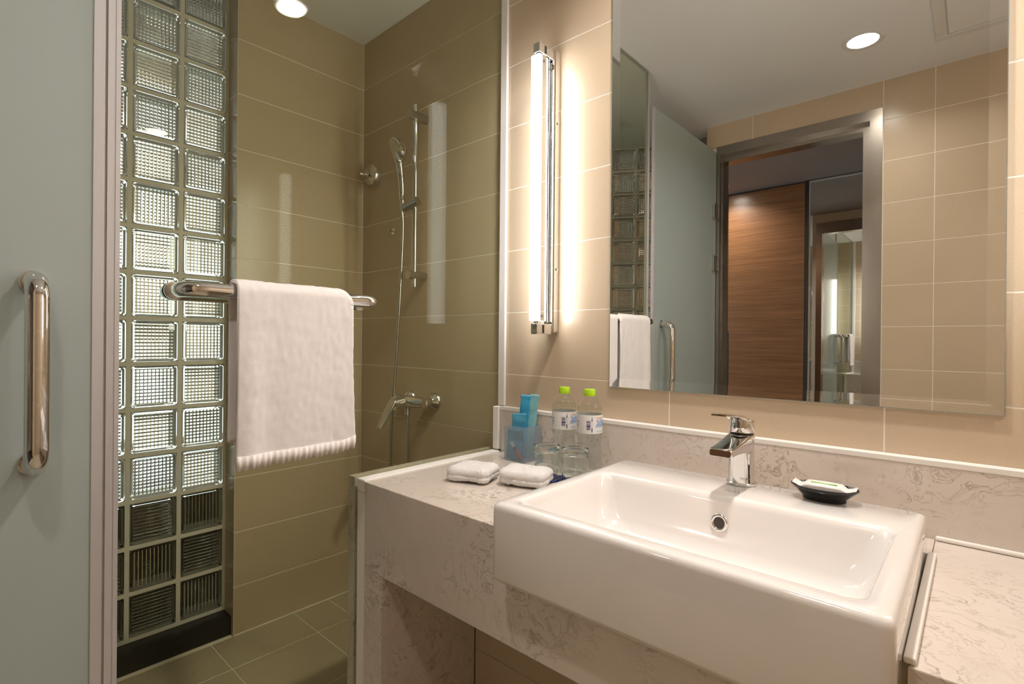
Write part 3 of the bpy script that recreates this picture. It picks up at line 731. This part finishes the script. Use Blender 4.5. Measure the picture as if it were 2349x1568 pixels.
# hose: ribbed metal
def hose(name, pts, r, label):
    P_ = []; n = 44
    for i in range(len(pts)-1):
        p0, p1, p2, p3 = [Vector(pts[max(0, min(len(pts)-1, i+k))]) for k in (-1, 0, 1, 2)]
        for j in range(n):
            t = j/n; P_.append(.5*((2*p1)+(p2-p0)*t+(2*p0-5*p1+4*p2-p3)*t*t+(3*p1-p0-3*p2+p3)*t**3))
    P_.append(Vector(pts[-1]))
    o = obj(name, sweep(nb(), P_, r, 12, True, [r*(1.0 if i % 2 else .84) for i in range(len(P_))]), M['satin_chrome'], None, 180)
    tag(o, label, 'hose'); return o
hose('shower_hose', [(hx, hy, 1.575), (hx+.004, hy, 1.48), (-.472, -.075, 1.20), (-.505, -.072, .90), (-.532, -.065, .70), (-.535, -.06, .52), (-.50, -.058, .40), (-.455, -.058, .43), (-.424, -.062, .60), (-.432, -.062, .804)], .0068, 'ribbed chrome shower hose looping from hand shower to mixer')
# clothes line reel and hook
cr = empty('clothes_line_reel', (-.745, 0, 1.78)); tag(cr, 'round chrome retractable clothes line reel on the shower wall', 'clothes line')
obj('housing', sweep(nb(), [(-.748, -.0005, 1.782), (-.748, -.022, 1.782), (-.748, -.030, 1.782), (-.748, -.033, 1.782)], .04, 40, True, [.046, .046, .043, .036]), M['chrome'], cr, 40)
obj('pull_knob', sweep(nb(), [(-.755, -.033, 1.780), (-.757, -.040, 1.780), (-.760, -.050, 1.780), (-.763, -.062, 1.780), (-.764, -.068, 1.780)], .006, 16, True, [.009, .005, .004, .008, .006]), M['chrome'], cr, 60)
hk = empty('wall_hook', (-.612, 0, 1.528)); tag(hk, 'small chrome hook on the shower wall below the clothes line reel', 'hook')
obj('rose', cyl(nb(), (-.612, -.0005, 1.528), (-.612, -.006, 1.528), .013), M['chrome'], hk, 40)
obj('peg', sweep(nb(), [(-.612, -.0062, 1.528), (-.612, -.018, 1.527), (-.612, -.028, 1.531)], .004, 12, True, [.004, .004, .0055]), M['chrome'], hk, 60)

# ================================================================== THINGS ON THE COUNTER
Zt = ZT_+.0004
# hanging towel
def hanging_towel():
    root = empty('hand_towel', (.08, -.715, 1.178)); tag(root, 'white terry hand towel with gathered hem hanging over the chrome towel rail', 'towel')
    ra = .0148+.0064; cx, cz = .066, 1.178
    y0, y1 = -.857, -.609
    NY, th = 70, .0075
    prof = []  # (x, z, s) along the cloth, front hem to back hem
    for i in range(46): prof.append((cx+ra+.004, .851+(cz-.851)*i/45))
    for i in range(1, 16): a = PI*i/16; prof.append((cx+(ra+.004*(1-i/16))*math.cos(a), cz+ra*math.sin(a)))
    for i in range(40): prof.append((cx-ra, cz-.30*i/39))
    def pt(i, j, off):
        x, z = prof[i]; v = j/NY; y = y0+(y1-y0)*v
        front = i < 46
        h = (1.19-z)/.37
        n_ = (1, 0) if i < 46 else ((math.cos(PI*(i-45)/16), math.sin(PI*(i-45)/16)) if i < 61 else (-1, 0))
        wob = 0
        if front:
            wob = .010*h*math.exp(-((v-.10)/.10)**2)-.004*h*math.exp(-((v-.25)/.12)**2)+.004*h*math.sin(v*5+.4)+.006*h*max(0, v-.8)/.2
            y += .030*h*h*max(0, v-.55)/.45*0+.012*h*h*(v-.3)
            z += .016*h**6*max(0, (v-.80)/.2)**2 - .012*(1-h)*(v > .86)*((v-.86)/.14)**2*0
        else: wob = .002*h*math.sin(v*9)
        zz = z
        if not front and i < 61 or i in (44, 45): zz = z-.012*max(0, (v-.9)/.1)**2
        return Vector((x+n_[0]*(off+wob*(1 if front else -1)), y, zz+n_[1]*off))
    NP = len(prof)
    bm = nb()
    loops = []
    for j in range(NY+1):
        outer = [pt(i, j, th*.5) for i in range(NP)]; inner = [pt(i, j, -th*.5+ (.0 if True else 0)) for i in range(NP)][::-1]
        loops.append(outer+inner)
    loft(bm, loops, True, True, True); bmesh.ops.recalc_face_normals(bm, faces=bm.faces[:])
    o = obj('towel_body', bm, M['terry'], root, 180)
    noise_shift(o.data, .0011, 90, 1); noise_shift(o.data, .0012, 22, 2)
    bm = nb(); loops = []
    NJ = 210
    for j in range(NJ+1):
        v = j/NJ; jj = v*NY; a = pt(0, int(jj), 0); b = pt(0, min(NY, int(jj)+1), 0); p = a.lerp(b, jj-int(jj))
        rf = .0022*math.sin(v*NJ*.62)+.0012*math.sin(v*57+1); thk = .0035
        h0, h1 = p.z+.006, p.z-.0215-.001*math.sin(v*40)
        loops.append([Vector((p.x+thk+.0022, p.y, h0)), Vector((p.x+thk+.0030+rf, p.y, (h0+h1)/2)), Vector((p.x+thk*.7+rf*1.3, p.y, h1)), Vector((p.x-thk*.7+rf*1.3, p.y, h1)), Vector((p.x-thk-.002+rf, p.y, (h0+h1)/2)), Vector((p.x-thk-.0016, p.y, h0))])
    loft(bm, loops, True, True, True); bmesh.ops.recalc_face_normals(bm, faces=bm.faces[:])
    obj('hem', bm, terry('cotton_hem', (.88, .82, .79), 500, .25), root, 180)
    return root
hanging_towel()

# folded wash cloths
def washcloth(cx, cy, ang, wx, wy, h, seed, label):
    root_mesh = nb(); k = 12; loops = []
    def lp_(ix, z, r, groove=0):
        out = []
        for x, y, _ in rrect(-wx/2+ix, wx/2-ix, -wy/2+ix, wy/2-ix, r, 0, k): out.append((x, y, z))
        # densify the straight edges
        dens = []
        for i in range(len(out)):
            a, b = Vector(out[i]), Vector(out[(i+1) % len(out)]); n = max(1, int((b-a).length/.004))
            for q in range(n): dens.append(a.lerp(b, q/n))
        return dens
    base = lp_(0, 0, .018); n = len(base)
    def mod(ix, z, gr):
        res = []
        for p in base:
            rx = max(abs(p.x)/(wx/2), abs(p.y)/(wy/2)); d = Vector((p.x, p.y)).length
            f = 1-ix/d
            g = gr*(1 if p.x > 0 or p.y < -wy*.3 else .3)
            res.append(Vector((p.x*(f-g/d), p.y*(f-g/d), z)))
        return res
    L_ = [mod(.030, 0, 0), mod(.010, .0005, 0), mod(.003, .004, 0), mod(0, .009, 0), mod(.0005, h*.34, 0), mod(.0008, h*.40, .0006), mod(.001, h*.44, .0019), mod(.0006, h*.48, .0005), mod(0, h*.60, 0), mod(.001, h*.74, 0), mod(.005, h*.88, 0), mod(.012, h*.96, 0), mod(.022, h*1.0, 0), mod(.030, h*1.015, 0), mod(.038, h*1.02, 0)]
    loft(root_mesh, L_, True, True, True)
    f = root_mesh.faces[:]
    bmesh.ops.triangulate(root_mesh, faces=[q for q in f if len(q.verts) > 4])
    bmesh.ops.subdivide_edges(root_mesh, edges=[e for e in root_mesh.edges if e.calc_length() > .006], cuts=1, use_grid_fill=True)
    bmesh.ops.recalc_face_normals(root_mesh, faces=root_mesh.faces[:])
    me = bpy.data.meshes.new('folded_washcloth'); root_mesh.to_mesh(me); root_mesh.free()
    for p in me.polygons: p.use_smooth = True
    noise_shift(me, .0040, 24, seed); noise_shift(me, .0018, 150, seed+3); noise_shift(me, .0016, 480, seed+5)
    mz = min(v.co.z for v in me.vertices)
    for v in me.vertices: v.co.z -= mz
    o = link('folded_washcloth', me, M['terry_bright'], None, (cx, cy, Zt)); o.rotation_euler = (0, 0, ang)
    tag(o, label, 'towel'); return o
washcloth(.204, -.326, math.radians(18), .113, .096, .036, 1, 'folded white terry washcloth lying on the counter nearer the glass screen')
washcloth(.327, -.264, math.radians(22), .122, .094, .037, 4, 'folded white terry washcloth lying on the counter against the basin')

# tumblers upside down on blue paper discs
def tumbler(x, y, label, dlabel):
    z = Zt+.0016
    bm = nb()
    prof = [(.0300, z+.0002), (.0325, z+.0002), (.0335, z+.02), (.0340, z+.07), (.0340, z+.082), (.0332, z+.0850), (.030, z+.0858), (.0001, z+.0852), ]
    inn = [(.0001, z+.0708), (.026, z+.0712), (.0300, z+.068), (.0312, z+.060), (.0310, z+.02), (.0303, z+.004)]
    n = 40
    allp = prof+inn
    loft(bm, [[(x+r*math.cos(2*PI*i/n), y+r*math.sin(2*PI*i/n), zz) for i in range(n)] for r, zz in prof], True)
    loft(bm, [[(x+r*math.cos(2*PI*i/n), y+r*math.sin(2*PI*i/n), zz) for i in range(n)] for r, zz in inn], True)
    a = [(x+.0303*math.cos(2*PI*i/n), y+.0303*math.sin(2*PI*i/n), z+.004) for i in range(n)]; b = [(x+.0300*math.cos(2*PI*i/n), y+.0300*math.sin(2*PI*i/n), z+.0002) for i in range(n)]
    loft(bm, [a, b], True)
    bmesh.ops.remove_doubles(bm, verts=bm.verts[:], dist=.00008); bmesh.ops.recalc_face_normals(bm, faces=bm.faces[:])
    o = obj('tumbler', bm, M['cup_glass'], None, 50); tag(o, label, 'glass')
    bm = nb(); n = 64
    def lp_(r, zf): return [(x+r*math.cos(2*PI*i/n)*(1+.01*math.sin(9*2*PI*i/n)), y+r*math.sin(2*PI*i/n)*(1+.01*math.sin(9*2*PI*i/n)), zf+(.0012*(math.sin(16*2*PI*i/n)+1) if r > .036 else 0)) for i in range(n)]
    loft(bm, [lp_(.034, Zt), lp_(.0435, Zt+.0006), lp_(.044, Zt+.0012), lp_(.0345, Zt+.0014), lp_(.0002, Zt+.0014)], True, True, False)
    o = obj('cup_mat', bm, mat('navy_paper', (.02, .03, .22), .3), None, 180); tag(o, dlabel, 'cup mat')
tumbler(.333, -.188, 'clear glass tumbler upside down nearer the frosted amenity box', 'navy blue paper disc under the tumbler nearer the amenity box')
tumbler(.410, -.172, 'clear glass tumbler upside down between the wash basin and the bottles', 'navy blue paper disc under the tumbler beside the basin')

# water bottles
def bottle(x, y, rot, label):
    root = empty('water_bottle', (x, y, Zt)); tag(root, label, 'bottle')
    z = Zt
    pr = [(.0001, z+.004), (.018, z+.003), (.026, z+.0002), (.0305, z+.004), (.0325, z+.012), (.0325, z+.028), (.0312, z+.031), (.0325, z+.034), (.0325, z+.052), (.0312, z+.055), (.0325, z+.058), (.0328, z+.068), (.0300, z+.083), (.0296, z+.093), (.0325, z+.110), (.0332, z+.1145), (.0332, z+.168), (.0325, z+.1695), (.0332, z+.171), (.0325, z+.1725), (.0332, z+.174), (.0330, z+.181), (.0310, z+.190), (.0255, z+.200), (.0180, z+.209), (.0135, z+.2125), (.0128, z+.216), (.0128, z+.2165)]
    obj('shell', lathe(nb(), pr, x, y, 36, cap0=False, cap1=False), M['clear_pet'], root, 60)
    wz = z+.186
    wp = [(max(.0001, r-.0009), zz+.0006) for r, zz in pr if zz < wz]+[(.0316, wz), (.0001, wz)]
    obj('water', lathe(nb(), wp, x, y, 32, cap0=False, cap1=False), thin_glass('water', (.93, .945, .94), ior=1.12), root, 60)
    cp = [(.0142, z+.2130), (.0148, z+.2135), (.0148, z+.2168), (.0143, z+.2172), (.0150, z+.2176), (.0150, z+.2285), (.0143, z+.2305), (.002, z+.2308)]
    bm = nb(); n = 60
    loft(bm, [[(x+r*(1+(.012 if i % 2 and 4 <= q <= 5 else 0))*math.cos(2*PI*i/n), y+r*(1+(.012 if i % 2 and 4 <= q <= 5 else 0))*math.sin(2*PI*i/n), zz) for i in range(n)] for q, (r, zz) in enumerate(cp)], True, False, True)
    obj('cap', bm, M['green_cap'], root, 40)
    RL = .0336
    lb = obj('label', lathe(nb(), [(RL-.0003, z+.1185), (RL, z+.1186), (RL, z+.1658), (RL-.0003, z+.1659)], x, y, 48, cap0=False, cap1=False), M['paper'], root, 40)
    def wrap(me, ang, zz, m, nm, dr=.00018):
        for v in me.vertices:
            a = ang+v.co.x/RL; r = RL+dr+v.co.z*.3
            v.co = Vector((x+r*math.cos(a), y+r*math.sin(a), zz+v.co.y))
        return link(nm, me, m, lb)
    def rects(rs):
        bm = nb()
        for x0, x1, y0, y1 in rs: 
            k = max(1, int((x1-x0)/.002))
            for q in range(k):
                a, b = x0+(x1-x0)*q/k, x0+(x1-x0)*(q+1)/k
                bm.faces.new([bm.verts.new(p) for p in ((a, y0, 0), (b, y0, 0), (b, y1, 0), (a, y1, 0))])
        me = bpy.data.meshes.new('print'); bm.to_mesh(me); bm.free(); return me
    zc_ = z+.142
    # barcode, bars lying flat
    bars = []; yy = -.0135
    for i, (wd_, gp) in enumerate(((.0006, .0008), (.0006, .0006), (.0014, .0009), (.0007, .0008), (.0010, .0008), (.0033, .0009), (.0007, .0009), (.0013, .0022), (.0021, .0008), (.0006, .0008), (.0006, .0007), (.0006, .0005))):
        bars.append((-.0052, .0052, yy, yy+wd_)); yy += wd_+gp
    wrap(rects(bars), rot, zc_, M['ink_blue'], 'barcode')
    wrap(rects([(.0078, .0102, -.0195, -.0085), (.0078, .0102, .0085, .0150), (.0082, .0098, .0160, .0195), (.0088, .0092, -.008, .008)]), rot, zc_, M['ink_blue'], 'side_print')
    # big characters, outlined
    a2 = rot+.031/RL
    for body, off in (('冰', 0), ('露', .021)):
        for grow, mt_, dr in ((.0008, M['ink_royal'], .00020), (0, M['ink_ice'], .00034)):
            t = text_mesh(body, .0225, .0012 if grow else .0004)
            for v in t.vertices: v.co.x += v.co.y*.22; v.co.z = 0
            wrap(t, a2+off/RL, zc_+.0005, mt_, 'lettering', dr)
    # rows of print too small to read: short strokes only
    def strokes(n, size, gap):
        rs = []; x0_ = -(n*(size+gap)-gap)/2
        for i in range(n):
            for q in range(3):
                y_ = size*(-.4+.4*q); k_ = random.uniform(.5, 1); rs.append((x0_, x0_+size*k_, y_-size*.09, y_+size*.09))
            rs.append((x0_+size*.45, x0_+size*.6, -size*.5, size*.5)); x0_ += size+gap
        return rects(rs)
    wrap(strokes(5, .0034, .0007), a2+.001, zc_+.0165, M['ink_red'], 'red_print')
    wrap(strokes(6, .0028, .0005), a2+.001, zc_-.0175, M['ink_sky'], 'small_print')
    for dz, n_ in ((.006, 2), (-.002, 2), (-.009, 1)): wrap(strokes(n_, .0048, .001), rot-.034/RL, zc_+dz, M['ink_royal'], 'back_print')
    return root
bottle(.320, -.096, math.radians(-57), 'clear water bottle with lime green cap and white label nearer the amenity box')
bottle(.405, -.100, math.radians(-61), 'clear water bottle with lime green cap and white label nearer the mirror')

# frosted amenity box with sachets
bx, by, bw, bh = .1465, -.0680, .0800, .1030
ab = empty('amenity_box', (bx, by, Zt)); tag(ab, 'square frosted plastic amenity box holding blue sachets on the counter', 'box')
W_ = .0022
x0, x1, y0, y1 = bx-bw/2, bx+bw/2, by-bw/2, by+bw/2
for nm, a in (('wall', (x0, x1, y0, y0+W_)), ('wall', (x0, x1, y1-W_, y1)), ('wall', (x0, x0+W_, y0+W_+.0002, y1-W_-.0002)), ('wall', (x1-W_, x1, y0+W_+.0002, y1-W_-.0002))):
    obj(nm, box(nb(), *a, Zt+.0035, Zt+bh, .0006, 1), M['frosted_box'], ab)
obj('bottom', box(nb(), x0, x1, y0, y1, Zt, Zt+.0033, .0006, 1), M['frosted_box'], ab)
def packet(name, p0, p1, wv, wid, th, m, label, flare=1.0, print_=None):
    """flat crimped sachet from p0 (bottom) to p1 (top), width direction wv"""
    p0, p1 = Vector(p0), Vector(p1); d = (p1-p0); ln = d.length; d.normalize(); wv = Vector(wv); wv = (wv-d*wv.dot(d)).normalized(); nv = wv.cross(d).normalized()
    bm = nb(); loops = []; K = 28; n = 20
    for i in range(K+1):
        t = i/K
        f = max(0.0, min(1, (min(t, 1-t)-.075)/.13)); thk = th*(.08+.92*math.sin(f*PI/2)); w2 = wid/2*(1.0 if f >= 1 else (.94+.06*f) if t > .5 else 1)*(1+(flare-1)*(1 if t > .93 else 0))
        ctr = p0+d*ln*t+nv*(.003*math.sin(t*7))
        loops.append([ctr+wv*(w2*math.cos(2*PI*q/n))+nv*(thk/2*math.sin(2*PI*q/n)*(1+.25*math.sin(q*2.3+i))) for q in range(n)])
    loft(bm, loops, True, True, True); bmesh.ops.recalc_face_normals(bm, faces=bm.faces[:])
    o = obj(name, bm, m, None, 180); noise_shift(o.data, .0016, 55, len(label)); tag(o, label, 'sachet'); return o
zb = Zt+.0045
packet('toiletry_sachet', (bx-.004, by-.002, zb), (bx+.0135, by-.002, zb+.190), (.76, .65, 0), .030, .008, M['sachet_blue'], 'tall deep blue toiletry sachet standing in the frosted box', 1.05)
packet('toiletry_sachet', (bx+.009, by+.010, zb), (bx+.034, by+.015, zb+.192), (.80, .60, 0), .028, .007, M['sachet_teal'], 'tall pale teal toiletry sachet standing in the frosted box', 1.05)
packet('toiletry_sachet', (bx-.004, by-.014, zb), (bx+.002, by-.018, zb+.136), (.80, .60, 0), .044, .009, M['sachet_pale'], 'short sky blue toiletry sachet standing in the frosted box', 1.02)
packet('toiletry_sachet', (bx-.004, by-.0300, zb), (bx-.004, by-.0285, zb+.086), (1, .03, 0), .062, .004, M['sachet_pale'], 'wide flat sky blue toiletry packet inside the frosted box')
tp = empty('toothpaste_tube', (bx-.005, by-.034, zb)); tag(tp, 'small white and red toothpaste tube leaning inside the frosted box', 'tube')
pA, pB = Vector((bx+.026, by-.0352, zb+.003)), Vector((bx-.016, by-.0352, zb+.050)); dd = (pB-pA)
def seg(a, b, w_, nm, m_):
    A, B = pA+dd*a, pA+dd*b; wv = Vector((dd.z, 0, -dd.x)).normalized()
    bm = nb(); loft(bm, [[c+wv*w_*math.cos(2*PI*q/12)+Vector((0, .0018*math.sin(2*PI*q/12), 0)) for q in range(12)] for c in (A, B)], True, True, True)
    bmesh.ops.recalc_face_normals(bm, faces=bm.faces[:]); obj(nm, bm, m_, tp, 40)
seg(0, .14, .0045, 'cap', M['ink_red']); seg(.141, .55, .0065, 'red_band', M['ink_red']); seg(.551, .72, .0065, 'blue_band', M['ink_blue']); seg(.721, 1, .0065, 'white_end', M['paper'])

# soap dish and soap
sx_, sy_ = .955, -.163; sa = math.radians(4)
sd = nb()
pr = [(.0370, .0002), (.0385, .001), (.0385, .0065), (.0420, .0085), (.0545, .0190), (.0600, .0235), (.0605, .0250), (.0590, .0252), (.0540, .0215), (.0420, .0120), (.0300, .0098), (.0002, .0096)]
lathe(sd, [(r*.90, BZ1+.0004+z) for r, z in pr], 0, 0, 64, 1, .66, True, False)
bmesh.ops.rotate(sd, verts=sd.verts[:], cent=(0, 0, 0), matrix=Matrix.Rotation(sa, 3, 'Z')); bmesh.ops.translate(sd, verts=sd.verts[:], vec=(sx_, sy_, 0))
o = obj('soap_dish', sd, M['black_ceramic'], None, 50); tag(o, 'oval glossy black soap dish on the white basin rim', 'soap dish')
so = empty('wrapped_soap', (sx_, sy_, BZ1+.0102)); tag(so, 'soap bar in a white wrapper with green stripe lying in the black dish', 'soap')
bm = nb(); loops = []
for t_, w2, zb_, zt_ in ((-.0510, .0170, .0285, .0297), (-.0440, .0160, .0245, .0265), (-.0370, .0165, .0185, .0245), (-.0300, .0205, .0112, .0290), (-.0270, .0210, .0110, .0305), (0, .0215, .0110, .0310), (.0270, .0210, .0110, .0300), (.0300, .0203, .0112, .0285), (.0370, .0165, .0180, .0240), (.0450, .0160, .0242, .0262), (.0520, .0170, .0275, .0287)):
    loops.append([(t_*.97, y*.95, BZ1+z) for y, z, _ in rrect(-w2, w2, zb_, zt_, min(.004, (zt_-zb_)/2.2), 0, 4)])
loft(bm, loops, True, True, True); bmesh.ops.recalc_face_normals(bm, faces=bm.faces[:])
SR = Matrix.Translation((sx_, sy_, 0)) @ Matrix.Rotation(sa, 4, 'Z')
bm.transform(SR); wr_ = obj('wrapper', bm, M['wrap'], so, 50)
bm = nb(); box(bm, -.0205, .0205, -.0065, -.0008, BZ1+.0310, BZ1+.03125); bm.transform(SR); obj('green_stripe', bm, M['ink_green'], so)
bm = nb()
for i in range(6): box(bm, -.0085+i*.003, -.0065+i*.003, -.0050, -.0026, BZ1+.03127, BZ1+.03137)
bm.transform(SR); obj('stripe_print', bm, mat('pale_green_print', (.45, .70, .30), .5), so)

# unseen ceiling lamp, added to light the room behind the glass blocks
bl = empty('added_lamp', (-2.3, -1.2, ZH)); tag(bl, 'unseen round white ceiling lamp added to light the glass block wall', 'ceiling lamp')
M['shade'] = emit('added_lamp_glow', (1, .88, .74), 6); M['shade'].cycles.emission_sampling = 'NONE'  # glow of the added lamp
obj('shade', lathe(nb(), [(.20, ZH-.0005), (.20, ZH-.05), (.17, ZH-.07), (.01, ZH-.075)], -2.3, -1.2, 40), M['shade'], bl, 40)
li = bpy.data.lights.new('added_lamp_beam', 'AREA'); li.shape = 'DISK'; li.size = .4; li.energy = BED_W; li.color = (1, .85, .68)
lo = bpy.data.objects.new('added_lamp_beam', li); C.objects.link(lo); lo.location = (-2.3, -1.2, ZH-.08); lo.parent = bl; lo.matrix_parent_inverse = WM(bl).inverted()
